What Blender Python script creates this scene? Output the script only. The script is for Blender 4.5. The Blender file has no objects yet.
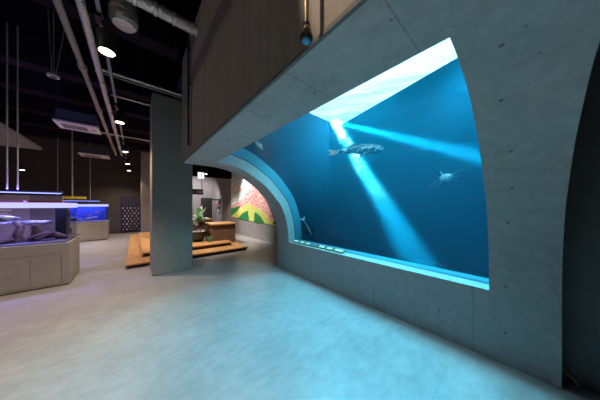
import bpy, bmesh, math, random
from mathutils import Vector, Matrix
random.seed(7)
S = bpy.context.scene
COL = S.collection
PI = math.pi

# ------------------------------------------------------------------ helpers
def link(o, parent=None):
    COL.objects.link(o)
    if parent is not None: o.parent = parent
    return o

def tag(o, label=None, cat=None, group=None, kind=None):
    if label: o['label'] = label
    if cat: o['category'] = cat
    if group: o['group'] = group
    if kind: o['kind'] = kind
    return o

def empty(name, loc=(0, 0, 0), rz=0, label=None, cat=None, group=None, kind=None):
    o = bpy.data.objects.new(name, None)
    o.location = loc; o.rotation_euler = (0, 0, rz); o.empty_display_size = .1
    link(o); return tag(o, label, cat, group, kind)

def copy_tree(o, parent=None):
    c = o.copy(); COL.objects.link(c)
    if parent is not None: c.parent = parent
    for ch in list(o.children): copy_tree(ch, c)
    return c

class MB:
    def __init__(s): s.v = []; s.f = []; s.m = []; s.cur = 0
    def add(s, vs, fs):
        b = len(s.v); s.v += [tuple(x) for x in vs]
        for f in fs: s.f.append([b + i for i in f]); s.m.append(s.cur)
        return s
    def box(s, x0, x1, y0, y1, z0, z1):
        vs = [(x, y, z) for z in (z0, z1) for y in (y0, y1) for x in (x0, x1)]
        return s.add(vs, [(0, 2, 3, 1), (4, 5, 7, 6), (0, 1, 5, 4), (2, 6, 7, 3), (0, 4, 6, 2), (1, 3, 7, 5)])
    def tube(s, pts, r, n=12, cap=True):
        pts = [Vector(p) for p in pts]
        if not hasattr(r, '__len__'): r = [r] * len(pts)
        vs = []; fs = []
        t0 = (pts[1] - pts[0]).normalized()
        ref = Vector((0, 0, 1)) if abs(t0.z) < .9 else Vector((1, 0, 0))
        u = t0.cross(ref).normalized()
        for i, p in enumerate(pts):
            if i == 0: t = t0
            elif i == len(pts) - 1: t = (pts[i] - pts[i - 1]).normalized()
            else: t = ((pts[i + 1] - p).normalized() + (p - pts[i - 1]).normalized()).normalized()
            u = (u - t * u.dot(t)).normalized(); w = t.cross(u)
            for k in range(n):
                a = 2 * PI * k / n
                vs.append(p + (u * math.cos(a) + w * math.sin(a)) * r[i])
        for i in range(len(pts) - 1):
            for k in range(n):
                k2 = (k + 1) % n
                fs.append((i * n + k, i * n + k2, (i + 1) * n + k2, (i + 1) * n + k))
        if cap:
            fs.append(tuple(reversed(range(n)))); fs.append(tuple((len(pts) - 1) * n + k for k in range(n)))
        return s.add(vs, fs)
    def lathe(s, prof, c=(0, 0, 0), n=24):
        vs = []; fs = []
        for r, z in prof:
            for k in range(n):
                a = 2 * PI * k / n
                vs.append((c[0] + r * math.cos(a), c[1] + r * math.sin(a), c[2] + z))
        for i in range(len(prof) - 1):
            for k in range(n):
                k2 = (k + 1) % n
                fs.append((i * n + k, i * n + k2, (i + 1) * n + k2, (i + 1) * n + k))
        fs.append(tuple(reversed(range(n)))); fs.append(tuple((len(prof) - 1) * n + k for k in range(n)))
        return s.add(vs, fs)
    def prism(s, poly, d):
        """poly: 3D points of a planar polygon; d: thickness vector"""
        n = len(poly); d = Vector(d)
        vs = [Vector(p) for p in poly] + [Vector(p) + d for p in poly]
        fs = [tuple(reversed(range(n))), tuple(range(n, 2 * n))]
        for i in range(n): fs.append((i, (i + 1) % n, n + (i + 1) % n, n + i))
        return s.add(vs, fs)
    def ball(s, c, r, n=8, sc=(1, 1, 1)):
        vs = []; fs = []
        for i in range(n + 1):
            a = PI * i / n
            for k in range(n * 2):
                b = PI * k / n
                vs.append((c[0] + r * sc[0] * math.sin(a) * math.cos(b), c[1] + r * sc[1] * math.sin(a) * math.sin(b), c[2] + r * sc[2] * math.cos(a)))
        m = n * 2
        for i in range(n):
            for k in range(m):
                fs.append((i * m + k, (i + 1) * m + k, (i + 1) * m + (k + 1) % m, i * m + (k + 1) % m))
        return s.add(vs, fs)
    def loft(s, rings, cap=True):
        n = len(rings[0]); vs = [p for r in rings for p in r]; fs = []
        for i in range(len(rings) - 1):
            for k in range(n):
                k2 = (k + 1) % n
                fs.append((i * n + k, i * n + k2, (i + 1) * n + k2, (i + 1) * n + k))
        if cap:
            fs.append(tuple(reversed(range(n)))); fs.append(tuple((len(rings) - 1) * n + k for k in range(n)))
        return s.add(vs, fs)
    def build(s, name, mat, parent=None, smooth=False, bevel=0, sub=0, loc=None, fixn=True):
        me = bpy.data.meshes.new(name)
        me.from_pydata(s.v, [], s.f)
        mats = mat if isinstance(mat, (list, tuple)) else [mat]
        for m in mats: me.materials.append(m)
        if len(mats) > 1:
            for p, i in zip(me.polygons, s.m): p.material_index = i
        if fixn:
            bm = bmesh.new(); bm.from_mesh(me)
            bmesh.ops.remove_doubles(bm, verts=bm.verts, dist=1e-6)
            bmesh.ops.recalc_face_normals(bm, faces=bm.faces); bm.to_mesh(me); bm.free()
        if smooth:
            me.polygons.foreach_set('use_smooth', [True] * len(me.polygons))
            me.set_sharp_from_angle(angle=math.radians(40))
        o = bpy.data.objects.new(name, me); link(o, parent)
        if loc: o.location = loc
        if bevel:
            b = o.modifiers.new('b', 'BEVEL'); b.width = bevel; b.segments = 2; b.limit_method = 'ANGLE'
        if sub:
            b = o.modifiers.new('s', 'SUBSURF'); b.levels = sub; b.render_levels = sub
        return o

# ------------------------------------------------------------------ materials
def newmat(name):
    m = bpy.data.materials.new(name); m.use_nodes = True
    nt = m.node_tree; nt.nodes.clear()
    out = nt.nodes.new('ShaderNodeOutputMaterial')
    return m, nt, out
def N(nt, t, **kw):
    n = nt.nodes.new('ShaderNode' + t)
    for k, v in kw.items():
        if k in n.inputs: n.inputs[k].default_value = v
        else: setattr(n, k, v)
    return n
def c4(c): return (c[0], c[1], c[2], 1)
def ramp(nt, fac, stops, interp='LINEAR'):
    r = nt.nodes.new('ShaderNodeValToRGB'); r.color_ramp.interpolation = interp
    e = r.color_ramp.elements
    while len(e) < len(stops): e.new(.5)
    for el, (p, c) in zip(e, stops): el.position = p; el.color = c4(c)
    nt.links.new(fac, r.inputs[0]); return r.outputs[0]
def mixc(nt, fac, a, b, mode='MIX'):
    m = nt.nodes.new('ShaderNodeMix'); m.data_type = 'RGBA'; m.blend_type = mode
    for sock, v in ((m.inputs[0], fac), (m.inputs[6], a), (m.inputs[7], b)):
        if hasattr(v, 'is_output'): nt.links.new(v, sock)
        elif isinstance(v, (int, float)): sock.default_value = v
        else: sock.default_value = c4(v)
    return m.outputs[2]
def coords(nt, scale=(1, 1, 1)):
    tc = nt.nodes.new('ShaderNodeTexCoord'); mp = nt.nodes.new('ShaderNodeMapping')
    mp.inputs['Scale'].default_value = scale
    nt.links.new(tc.outputs['Object'], mp.inputs[0]); return mp.outputs[0]
def noise(nt, vec, scale, detail=4, rough=.55):
    n = N(nt, 'TexNoise'); n.inputs['Scale'].default_value = scale
    n.inputs['Detail'].default_value = detail; n.inputs['Roughness'].default_value = rough
    nt.links.new(vec, n.inputs['Vector']); return n.outputs['Fac']
def pbr(nt, out, col, rough=.6, metal=0, bump=None, bstr=.1, bdist=.02, spec=.5):
    b = N(nt, 'BsdfPrincipled')
    if hasattr(col, 'is_output'): nt.links.new(col, b.inputs['Base Color'])
    else: b.inputs['Base Color'].default_value = c4(col)
    if hasattr(rough, 'is_output'): nt.links.new(rough, b.inputs['Roughness'])
    else: b.inputs['Roughness'].default_value = rough
    b.inputs['Metallic'].default_value = metal
    b.inputs['Specular IOR Level'].default_value = spec
    if bump is not None:
        bp = N(nt, 'Bump'); bp.inputs['Strength'].default_value = bstr; bp.inputs['Distance'].default_value = bdist
        nt.links.new(bump, bp.inputs['Height']); nt.links.new(bp.outputs[0], b.inputs['Normal'])
    nt.links.new(b.outputs[0], out.inputs[0]); return b
def plain(name, col, rough=.6, metal=0, var=.15, scale=8, spec=.5):
    m, nt, out = newmat(name)
    f = noise(nt, coords(nt), scale)
    c = ramp(nt, f, [(.3, [x * (1 - var) for x in col]), (.7, [min(1, x * (1 + var)) for x in col])])
    pbr(nt, out, c, rough, metal, bump=f, bstr=.05, spec=spec); return m
def emit(name, col, strength):
    m, nt, out = newmat(name)
    e = N(nt, 'Emission'); e.inputs[0].default_value = c4(col); e.inputs[1].default_value = strength
    nt.links.new(e.outputs[0], out.inputs[0]); return m

def concrete(name, col, seam=None, streak=False, rough=.75):
    m, nt, out = newmat(name)
    v = coords(nt)
    a = noise(nt, v, 1.3, 5, .6); b = noise(nt, v, 14, 4, .6); d = noise(nt, v, 90, 2, .5)
    c = ramp(nt, a, [(.3, [x * .82 for x in col]), (.7, [x * 1.14 for x in col])])
    c = mixc(nt, .55, c, ramp(nt, b, [(.3, [x * .8 for x in col]), (.7, [x * 1.18 for x in col])]))
    if streak:
        s = noise(nt, coords(nt, (9, 9, .35)), 2.2, 4, .6)
        c = mixc(nt, .5, c, ramp(nt, s, [(.3, [x * .75 for x in col]), (.7, [x * 1.2 for x in col])]))
    # air bubbles left by casting
    vo = N(nt, 'TexVoronoi'); vo.inputs['Scale'].default_value = 7; nt.links.new(v, vo.inputs['Vector'])
    pit = ramp(nt, vo.outputs['Distance'], [(.035, (.55, .55, .55)), (.06, (1, 1, 1))])
    c = mixc(nt, 1.0, c, pit, 'MULTIPLY')
    if seam:   # formwork joints along Y
        sx = N(nt, 'SeparateXYZ'); nt.links.new(v, sx.inputs[0])
        m1 = N(nt, 'Math', operation='SUBTRACT'); m1.inputs[1].default_value = seam[0]; nt.links.new(sx.outputs[1], m1.inputs[0])
        m2 = N(nt, 'Math', operation='DIVIDE'); m2.inputs[1].default_value = seam[1]; nt.links.new(m1.outputs[0], m2.inputs[0])
        m3 = N(nt, 'Math', operation='ADD'); m3.inputs[1].default_value = 100.5; nt.links.new(m2.outputs[0], m3.inputs[0])
        m4 = N(nt, 'Math', operation='FRACT'); nt.links.new(m3.outputs[0], m4.inputs[0])
        m5 = N(nt, 'Math', operation='SUBTRACT'); m5.inputs[1].default_value = .5; nt.links.new(m4.outputs[0], m5.inputs[0])
        m6 = N(nt, 'Math', operation='ABSOLUTE'); nt.links.new(m5.outputs[0], m6.inputs[0])
        ln = ramp(nt, m6.outputs[0], [(.004, (seam[2],) * 3), (.010, (1, 1, 1))])
        c = mixc(nt, 1.0, c, ln, 'MULTIPLY')
    pbr(nt, out, c, rough, 0, bump=d, bstr=.12, bdist=.01, spec=.3); return m

M = {}
M['wall'] = concrete('cast_concrete', (.42, .425, .412), seam=(.327, .545, .72))
M['upper'] = concrete('board_marked_concrete', (.30, .265, .235), seam=(.2, .45, .8), streak=True)
M['pillar'] = concrete('pillar_concrete', (.31, .295, .27))
M['reveal'] = concrete('reveal_paint', (.36, .41, .41))
M['reveal_tint'] = plain('teal_reveal_tint', (.04, .26, .34), .7, var=.05)  # teal seen through acrylic and water, painted onto the reveal behind the glass
M['plinth'] = concrete('plinth_concrete', (.34, .315, .295))
M['darkwall'] = concrete('dark_plaster', (.085, .075, .068), rough=.85)
M['greywall'] = concrete('grey_plaster', (.24, .225, .235), rough=.85)
M['passage'] = plain('passage_paint', (.14, .16, .16), .7, var=.08)
M['tankblue'] = plain('tank_blue_lining', (.003, .035, .075), .8, var=.08, scale=.6)
M['tie'] = plain('tie_plug', (.16, .17, .17), .9)
M['black'] = plain('matt_black', (.012, .012, .014), .5)
M['ceil'] = plain('black_soffit', (.004, .0036, .0045), .9, spec=0)
M['beam'] = plain('painted_beam', (.022, .018, .030), .8, spec=0)
M['steel'] = plain('galvanised_steel', (.62, .60, .58), .35, .6)
M['pipe'] = plain('beige_pipe', (.34, .29, .25), .5)
M['purplepipe'] = plain('grey_conduit', (.32, .30, .33), .45)
M['whiteplastic'] = plain('white_plastic', (.72, .70, .68), .5, var=.05)
M['brass'] = plain('bronze_tube', (.36, .28, .18), .45, .6)
M['lamp'] = emit('warm_lamp', (1, .78, .5), 9)
M['yellow'] = plain('yellow_paint', (.72, .55, .04), .5)
M['navy'] = plain('navy_board', (.012, .018, .10), .5)
M['darkred'] = plain('dark_red_plastic', (.22, .02, .04), .5)

# floor: pale grey mottled vinyl
m, nt, out = newmat('pale_vinyl_floor'); v = coords(nt)
a = noise(nt, v, 2.2, 6, .65); b = noise(nt, coords(nt, (1, 2, 1)), 7, 5, .6)
c = ramp(nt, a, [(.3, (.27, .265, .262)), (.7, (.40, .395, .39))])
c = mixc(nt, .4, c, ramp(nt, b, [(.3, (.25, .247, .243)), (.7, (.44, .435, .43))]))
bt = N(nt, 'TexBrick'); bt.inputs['Scale'].default_value = 1.0
bt.inputs['Color1'].default_value = (1, 1, 1, 1); bt.inputs['Color2'].default_value = (.95, .95, .95, 1); bt.inputs['Mortar'].default_value = (.90, .90, .90, 1)
bt.inputs['Mortar Size'].default_value = .003; bt.inputs['Brick Width'].default_value = .9; bt.inputs['Row Height'].default_value = .45
nt.links.new(v, bt.inputs['Vector'])
c = mixc(nt, 1.0, c, bt.outputs['Color'], 'MULTIPLY')
r = ramp(nt, a, [(.3, (.30,) * 3), (.7, (.42,) * 3)])
pbr(nt, out, c, r, 0, bump=b, bstr=.03, bdist=.01, spec=.45); M['floor'] = m

# wood
def wood(name, c0, c1, sc=(1, 12, 12)):
    m, nt, out = newmat(name); f = noise(nt, coords(nt, sc), 2.5, 6, .6)
    c = ramp(nt, f, [(.3, c0), (.7, c1)])
    pbr(nt, out, c, .45, 0, bump=f, bstr=.08, bdist=.01); return m
M['oak'] = wood('oiled_oak', (.42, .20, .07), (.62, .34, .14))
M['oaky'] = wood('oiled_oak_lengthways', (.42, .20, .07), (.62, .34, .14), (12, 1, 12))
M['toe'] = plain('dark_plinth', (.03, .025, .022), .6)
M['driftwood'] = wood('driftwood', (.05, .03, .04), (.17, .11, .12), (6, 6, 6))
# split-face stone
m, nt, out = newmat('split_stone'); v = coords(nt)
bt = N(nt, 'TexBrick'); bt.inputs['Scale'].default_value = 1
bt.inputs['Brick Width'].default_value = .22; bt.inputs['Row Height'].default_value = .055; bt.inputs['Mortar Size'].default_value = .006
bt.inputs['Color1'].default_value = (.24, .13, .085, 1); bt.inputs['Color2'].default_value = (.13, .075, .055, 1); bt.inputs['Mortar'].default_value = (.035, .025, .02, 1)
tc = nt.nodes.new('ShaderNodeTexCoord'); sx = N(nt, 'SeparateXYZ'); cx = N(nt, 'CombineXYZ'); ad = N(nt, 'Math', operation='ADD')
nt.links.new(tc.outputs['Object'], sx.inputs[0]); nt.links.new(sx.outputs[0], ad.inputs[0]); nt.links.new(sx.outputs[1], ad.inputs[1])
nt.links.new(ad.outputs[0], cx.inputs[0]); nt.links.new(sx.outputs[2], cx.inputs[1]); nt.links.new(cx.outputs[0], bt.inputs['Vector'])
f = noise(nt, v, 18); c = mixc(nt, .5, bt.outputs['Color'], ramp(nt, f, [(.3, (.09, .05, .035)), (.7, (.30, .18, .12))]))
pbr(nt, out, c, .8, 0, bump=mixc(nt, .5, bt.outputs['Fac'], f), bstr=.6, bdist=.02); M['stone'] = m
# crinkled foil
m, nt, out = newmat('aluminium_foil'); f = noise(nt, coords(nt), 26, 3, .6)
pbr(nt, out, (.88, .85, .82), .26, .7, bump=f, bstr=.9, bdist=.03); M['foil'] = m
# clear panes (transparent + fresnel gloss)
def pane(name, tint, ior=1.45, boost=1.0):
    m, nt, out = newmat(name)
    t = N(nt, 'BsdfTransparent'); t.inputs[0].default_value = c4(tint)
    g = N(nt, 'BsdfGlossy'); g.inputs['Roughness'].default_value = .02
    lw = N(nt, 'LayerWeight'); lw.inputs['Blend'].default_value = .5
    pw_ = N(nt, 'Math', operation='POWER'); pw_.inputs[1].default_value = 5; nt.links.new(lw.outputs['Facing'], pw_.inputs[0])
    fr = N(nt, 'Math', operation='MULTIPLY_ADD'); fr.inputs[1].default_value = ior - 1; fr.inputs[2].default_value = (ior - 1) * .06
    nt.links.new(pw_.outputs[0], fr.inputs[0])
    mx = N(nt, 'MixShader'); nt.links.new(fr.outputs[0], mx.inputs[0]); nt.links.new(t.outputs[0], mx.inputs[1]); nt.links.new(g.outputs[0], mx.inputs[2])
    nt.links.new(mx.outputs[0], out.inputs[0]); return m
M['acrylic'] = pane('clear_acrylic', (.97, .99, 1.0), 1.18)
M['glass'] = pane('tank_glass', (.93, .95, .98), 1.25)
M['smallwater'] = pane('tinted_water', (.90, .90, .98), 1.04)
# water body of the big tank
m, nt, out = newmat('deep_water')
sc = N(nt, 'VolumeScatter'); sc.inputs['Color'].default_value = (.01, .27, .40, 1); sc.inputs['Density'].default_value = .18; sc.inputs['Anisotropy'].default_value = 0.0
ab = N(nt, 'VolumeAbsorption'); ab.inputs['Color'].default_value = (0.0, .85, .97, 1); ab.inputs['Density'].default_value = .5
ad = N(nt, 'AddShader'); nt.links.new(sc.outputs[0], ad.inputs[0]); nt.links.new(ab.outputs[0], ad.inputs[1])
nt.links.new(ad.outputs[0], out.inputs['Volume']); M['water'] = m
# light opening over the tank
M['skylight'] = emit('daylight_panel', (1.0, .70, .72), 4.2)
# rippled surface
m, nt, out = newmat('rippled_surface')
t = N(nt, 'BsdfTransparent'); g = N(nt, 'BsdfGlossy'); g.inputs['Roughness'].default_value = .05
mx = N(nt, 'MixShader'); mx.inputs[0].default_value = .30
f = noise(nt, coords(nt), 9, 3); bp = N(nt, 'Bump'); bp.inputs['Strength'].default_value = .7; bp.inputs['Distance'].default_value = .05
lw = N(nt, 'LayerWeight'); lw.inputs['Blend'].default_value = .5; nt.links.new(bp.outputs[0], lw.inputs['Normal'])
nt.links.new(ramp(nt, lw.outputs['Facing'], [(.25, (.05,) * 3), (.75, (.6,) * 3)]), mx.inputs[0])
nt.links.new(f, bp.inputs['Height']); nt.links.new(bp.outputs[0], g.inputs['Normal'])
nt.links.new(t.outputs[0], mx.inputs[1]); nt.links.new(g.outputs[0], mx.inputs[2]); nt.links.new(mx.outputs[0], out.inputs[0]); M['ripple'] = m
M['bubble'] = plain('air_bubble', (.6, .75, .8), .2)
# spotted fish skin
def fishskin(name, dark, light, sc, lo=.45, hi=.55):
    m, nt, out = newmat(name); f = noise(nt, coords(nt, (1, 1, 1.8)), sc, 4, .6)
    c = ramp(nt, f, [(lo, dark), (hi, light)]); pbr(nt, out, c, .4, 0, bump=f, bstr=.1); return m
M['spotfish'] = fishskin('mottled_skin', (.004, .004, .006), (.55, .50, .46), 8, .52, .60)
M['palefish'] = fishskin('pale_skin', (.12, .16, .17), (.55, .60, .60), 9)
M['darkfish'] = fishskin('dark_skin', (.004, .005, .006), (.02, .024, .028), 6)
M['stripe'] = plain('pale_stripe', (.42, .55, .55), .4)
M['finred'] = plain('reddish_fin', (.75, .28, .16), .5)
M['findark'] = plain('dark_fin', (.05, .05, .06), .5)
M['orangefish'] = plain('orange_skin', (.85, .25, .06), .5)

# ------------------------------------------------------------------ camera (eye height 1.5 m)
F = 191.0; TH = math.atan2(300 - 135.36, F)
cd = bpy.data.cameras.new('camera'); cam = bpy.data.objects.new('camera', cd); link(cam)
cam.location = (0, 0, 1.5); cam.rotation_euler = (PI / 2, 0, -TH)
cd.sensor_fit = 'HORIZONTAL'; cd.sensor_width = 36; cd.lens = F / 600 * 36
cd.shift_y = 5.47 / 600; cd.clip_start = .02; cd.clip_end = 60
S.camera = cam

# ------------------------------------------------------------------ room shell
# X runs across towards the big tank, Y along the tank wall, Z up.
def struct(o, label=None, cat=None):
    o['kind'] = 'structure'
    return tag(o, label, cat)
YB = 14.1
struct(MB().box(-6, 2.64, -4, YB, -.1, 0).box(2.64, 4.1, 3.92, YB, -.1, 0).box(2.64, 2.9, -4, -.216, -.1, 0).build('floor', M['floor']))
struct(MB().box(-6.1, .9, -4.1, 3.92, 4.8, 4.9).box(-6.1, 4.3, 3.92, YB + .1, 4.8, 4.9).build('ceiling', M['ceil']))
struct(MB().box(-6.1, 1.2, YB, YB + .15, 0, 4.8).build('wall_back', M['darkwall']))
struct(MB().box(1.2, 4.3, YB - .05, YB + .15, 0, 4.8).build('wall_north', M['greywall']))
struct(MB().box(-6.15, -6, -4, YB, 0, 4.8).build('wall_left', M['darkwall']))
struct(MB().box(-6, 2.9, -4.15, -4, 0, 4.8).build('wall_rear', M['darkwall']))
struct(MB().box(4.1, 4.25, 3.95, YB, 0, 4.8).build('wall_right', M['greywall']))
struct(MB().box(2.78, 2.9, -4, -.216, 0, 4.8).build('wall_passage', M['passage']))
struct(MB().box(2.79, 4.3, 3.92, 4.02, 0, 4.8).build('wall_tank_side', M['wall']))
# lower black bulkhead over the far room
bk = MB().box(1.4, 4.1, 10.6, 10.9, 3.0, 4.8).build('trim_1', M['ceil']); struct(bk)

# --- concrete vault wall: profile (X, Z), offset shell with a window cut out
PR = [(2.642, 0), (2.642, .3), (2.642, .665), (2.625, .93), (2.57, 1.195), (2.44, 1.485), (2.31, 1.64), (2.125, 1.83), (1.97, 1.95), (1.66, 2.13), (1.48, 2.195), (1.28, 2.238), (1.065, 2.252), (.85, 2.252), (.63, 2.252)]
def cr(p0, p1, p2, p3, t):
    t2 = t * t; t3 = t2 * t
    return tuple(.5 * ((2 * b) + (-a + c) * t + (2 * a - 5 * b + 4 * c - d) * t2 + (-a + 3 * b - 3 * c + d) * t3) for a, b, c, d in zip(p0, p1, p2, p3))
prof = []; SUB = 4
for i in range(len(PR) - 1):
    p0 = PR[max(0, i - 1)]; p3 = PR[min(len(PR) - 1, i + 2)]
    for k in range(SUB): prof.append(cr(p0, PR[i], PR[i + 1], p3, k / SUB))
prof.append(PR[-1])
for i in range(2 * SUB + 1): prof[i] = (2.642, prof[i][1])
def nrm(i):
    a = prof[max(0, i - 1)]; b = prof[min(len(prof) - 1, i + 1)]
    dx, dz = b[0] - a[0], b[1] - a[1]; l = math.hypot(dx, dz); return (dz / l, -dx / l)
NR = [nrm(i) for i in range(len(prof))]
def off(i, d): return (prof[i][0] + NR[i][0] * d, prof[i][1] + NR[i][1] * d)
I0 = 2 * SUB; I1 = 12 * SUB           # sill and head of the window
YN, YR, YL, YF = -.216, .21, 3.465, 3.92
TH_W = .40
def shell():
    mb = MB(); ys = [YN] + [YR + (YL - YR) * k / 12 for k in range(13)] + [YF]
    n = len(prof); ny = len(ys); vs = []
    for d in (0, TH_W, .19, .205):
        for i in range(n):
            x, z = off(i, d)
            for y in ys: vs.append((x, y, z))
    def vid(s, i, j): return s * n * ny + i * ny + j
    fs = []; mi = []
    def solid(i, j): return 0 <= i < n - 1 and 0 <= j < ny - 1 and not (I0 <= i < I1 and 1 <= j <= 12)
    for i in range(n - 1):
        for j in range(ny - 1):
            if not solid(i, j): continue
            fs.append((vid(0, i, j), vid(0, i, j + 1), vid(0, i + 1, j + 1), vid(0, i + 1, j))); mi.append(0)
            fs.append((vid(1, i, j), vid(1, i + 1, j), vid(1, i + 1, j + 1), vid(1, i, j + 1))); mi.append(1)
            for (di, dj, a, b) in ((-1, 0, (i, j), (i, j + 1)), (1, 0, (i + 1, j), (i + 1, j + 1)), (0, -1, (i, j), (i + 1, j)), (0, 1, (i, j + 1), (i + 1, j + 1))):
                if not solid(i + di, j + dj):
                    inner = I0 <= i + di < I1 and 1 <= j + dj <= 12
                    if inner:
                        for d0, d1, mt in ((0, 2, 1), (2, 3, 2), (3, 1, 3)): fs.append((vid(d0, *a), vid(d0, *b), vid(d1, *b), vid(d1, *a))); mi.append(mt)
                    else: fs.append((vid(0, *a), vid(0, *b), vid(1, *b), vid(1, *a))); mi.append(0)
    mb.v = vs; mb.f = fs; mb.m = mi
    return mb
vault = struct(shell().build('wall_tank', [M['wall'], M['reveal'], M['toe'], M['reveal_tint']], smooth=True))
# formwork tie holes, small round dents
def dent(i, y):
    x, z = off(i, -.001); nx, nz = NR[i]
    mb = MB(); mb.tube([(x, y, z), (x + nx * .01, y, z + nz * .01)], .011, 10)
    o = mb.build('tie_hole', M['tie'], vault)
for (i, y) in ((4, .10), (4, .62), (4, 1.15), (4, 1.7), (4, 2.24), (4, 2.8), (9, .10), (18, .08), (24, .05), (30, .05), (36, .08), (44, .06), (51, .9), (51, 2.0), (51, 3.0), (3, 3.35), (6, 3.7), (50, .0)): dent(i, y)

# upper straight wall above the vault
struct(MB().box(.628, .9, YN, YF, 2.2525, 4.06).build('wall_overhang', M['upper']))

struct(MB().box(.622, .64, YN, YF, 2.2455, 2.266).build('trim_2', M['tie']))
# --- tank enclosure
struct(MB().box(.7, 10.2, -.21, 9.2, 4.03, 4.15).build('wall_tank_lid', M['tankblue']))
struct(MB().box(10, 10.2, -.1, 9, -1, 4.03).build('wall_tank_back', M['tankblue']))
secw = [off(i, .31) for i in range(I0 - 2, I1 + 2)]
def endwall(y, d, xb): return MB().prism([(2.95, y, -1)] + [(x, y, z) for x, z in secw] + [(.92, y, secw[-1][1]), (.92, y, 4.03), (xb, y, 4.03), (xb, y, -1)], (0, d, 0))
struct(endwall(-.21, .11, 10.2).build('wall_tank_near', M['tankblue']))
struct(endwall(3.76, .14, 4.27).build('wall_tank_far', M['tankblue']))
struct(MB().box(4.27, 4.4, 3.77, 9, -1, 4.03).build('wall_tank_inner', M['tankblue']))
struct(MB().box(4.3, 10.2, 9, 9.2, -1, 4.03).build('wall_tank_end', M['tankblue']))
struct(MB().box(2.66, 10.2, -.1, 9.1, -1.15, -1).build('wall_tank_floor', M['tankblue']))
struct(MB().box(2.95, 3.06, -.1, 3.76, -1, .3).build('wall_tank_front', M['tankblue']))

# light opening above the water (daylight panel) and rippled surface
lp = MB().prism([(1.6, -.05, 3.985), (3.92, -.05, 3.985), (4.82, 3.72, 3.985), (1.6, 3.72, 3.985)], (0, 0, .04)).build('ceiling_light_panel', M['skylight'])
tag(lp, 'bright white light panel over the water surface of the big tank', 'light')
g = MB(); nx, ny = 46, 50; vs = []; fs = []
for i in range(nx + 1):
    for j in range(ny + 1):
        x = 1.3 + 3.9 * i / nx; y = -.08 + 3.82 * j / ny
        z = 3.90 + .018 * math.sin(7.1 * x + 2.2 * y) + .014 * math.sin(5.3 * y - 3.7 * x + 1) + .01 * math.sin(13 * x + 9 * y)
        vs.append((x, y, z))
for i in range(nx):
    for j in range(ny): a = i * (ny + 1) + j; fs.append((a, a + 1, a + ny + 2, a + ny + 1))
g.add(vs, fs)
rs = g.build('water_surface', M['ripple'], smooth=True, fixn=False); tag(rs, 'rippled water surface seen from below at the top of the big tank', 'water', kind='stuff')

# water body (volume), follows the inside of the vault
sec = [off(i, .27) for i in range(I0 - 1, I1 + 2)]
poly = [(3.10, -.98)] + [(max(p[0], 1.02) if k > 8 else p[0], p[1]) for k, p in enumerate(sec)]
poly = [(2.93, -.98)] + sec + [(1.02, 3.97), (9.98, 3.97), (9.98, -.98)]
wb = MB(); wb.prism([(x, -.09, z) for x, z in poly], (0, 3.83, 0)); wb.build
water = wb.build('tank_water', M['water']); tag(water, 'deep blue water filling the big tank behind the curved window', 'water', kind='stuff')
wb2 = MB().box(4.42, 9.98, 3.74, 8.98, -.98, 3.97)
w2 = wb2.build('tank_water', M['water']); tag(w2, 'deep blue water in the far left bay of the big tank', 'water', kind='stuff')

# curved acrylic window
ac = MB(); ys = (YR, YL); rings = []
front = [off(i, .20) for i in range(I0, I1 + 1)]; back = [off(i, .25) for i in range(I0, I1 + 1)]
ring = front + back[::-1]
ac.prism([(x, YR + .002, z) for x, z in ring], (0, YL - YR - .004, 0))
win = ac.build('window_1', M['acrylic'], smooth=True); struct(win)

# concrete pillar
pl = MB().box(.266, 1.03, 5.1, 5.88, 0, 3.9).build('pillar', M['pillar'], bevel=.012); struct(pl, 'free standing square concrete pillar between the wooden platform and the big tank', 'pillar')
pc = MB().box(.22, .75, 12.9, 13.5, 0, 4.8).build('pillar', M['plinth'], bevel=.012); struct(pc, 'narrow beige concrete pillar at the back beside the yellow dotted board', 'pillar')

# ------------------------------------------------------------------ wooden stepped platform
pf = empty('step_platform', (0, 0, 0), 0, 'two tier oak step platform running behind the free standing pillar', 'platform')
MB().box(-.18, 2.89, 6.03, 12.3, .075, .11).build('lower_deck', M['oaky'], pf, bevel=.004)
MB().box(-.14, 2.85, 6.08, 12.26, 0, .075).build('lower_riser', M['toe'], pf)
MB().box(.13, 2.58, 6.62, 11.7, .195, .23).build('upper_deck', M['oaky'], pf, bevel=.004)
MB().box(.17, 2.54, 6.67, 11.66, .11, .195).build('upper_riser', M['toe'], pf)

sc_ = empty('stone_counter', (2.42, 7.5, 0), 0, 'low brown split stone block counter with oak top on the right end of the platform', 'counter')
MB().box(-.36, .12, -.40, .5, .2305, .80).box(.18, .46, -.40, .5, .111, .80).box(.12, .18, -.4, .5, .2305, .80).build('stone_base', M['stone'], sc_)
MB().box(-.40, .50, -.44, .54, .80, .84).build('counter_top', M['oak'], sc_, bevel=.004)
s2 = empty('wooden_counter', (1.75, 9.9, 0), 0, 'far oak topped bench with dark base behind the planted bowl', 'counter')
MB().box(-.9, 1.0, -.3, .3, .84, .89).build('counter_top', M['oak'], s2, bevel=.004)
MB().box(-.85, .95, -.25, .25, .2305, .84).build('base', M['toe'], s2)

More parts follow.
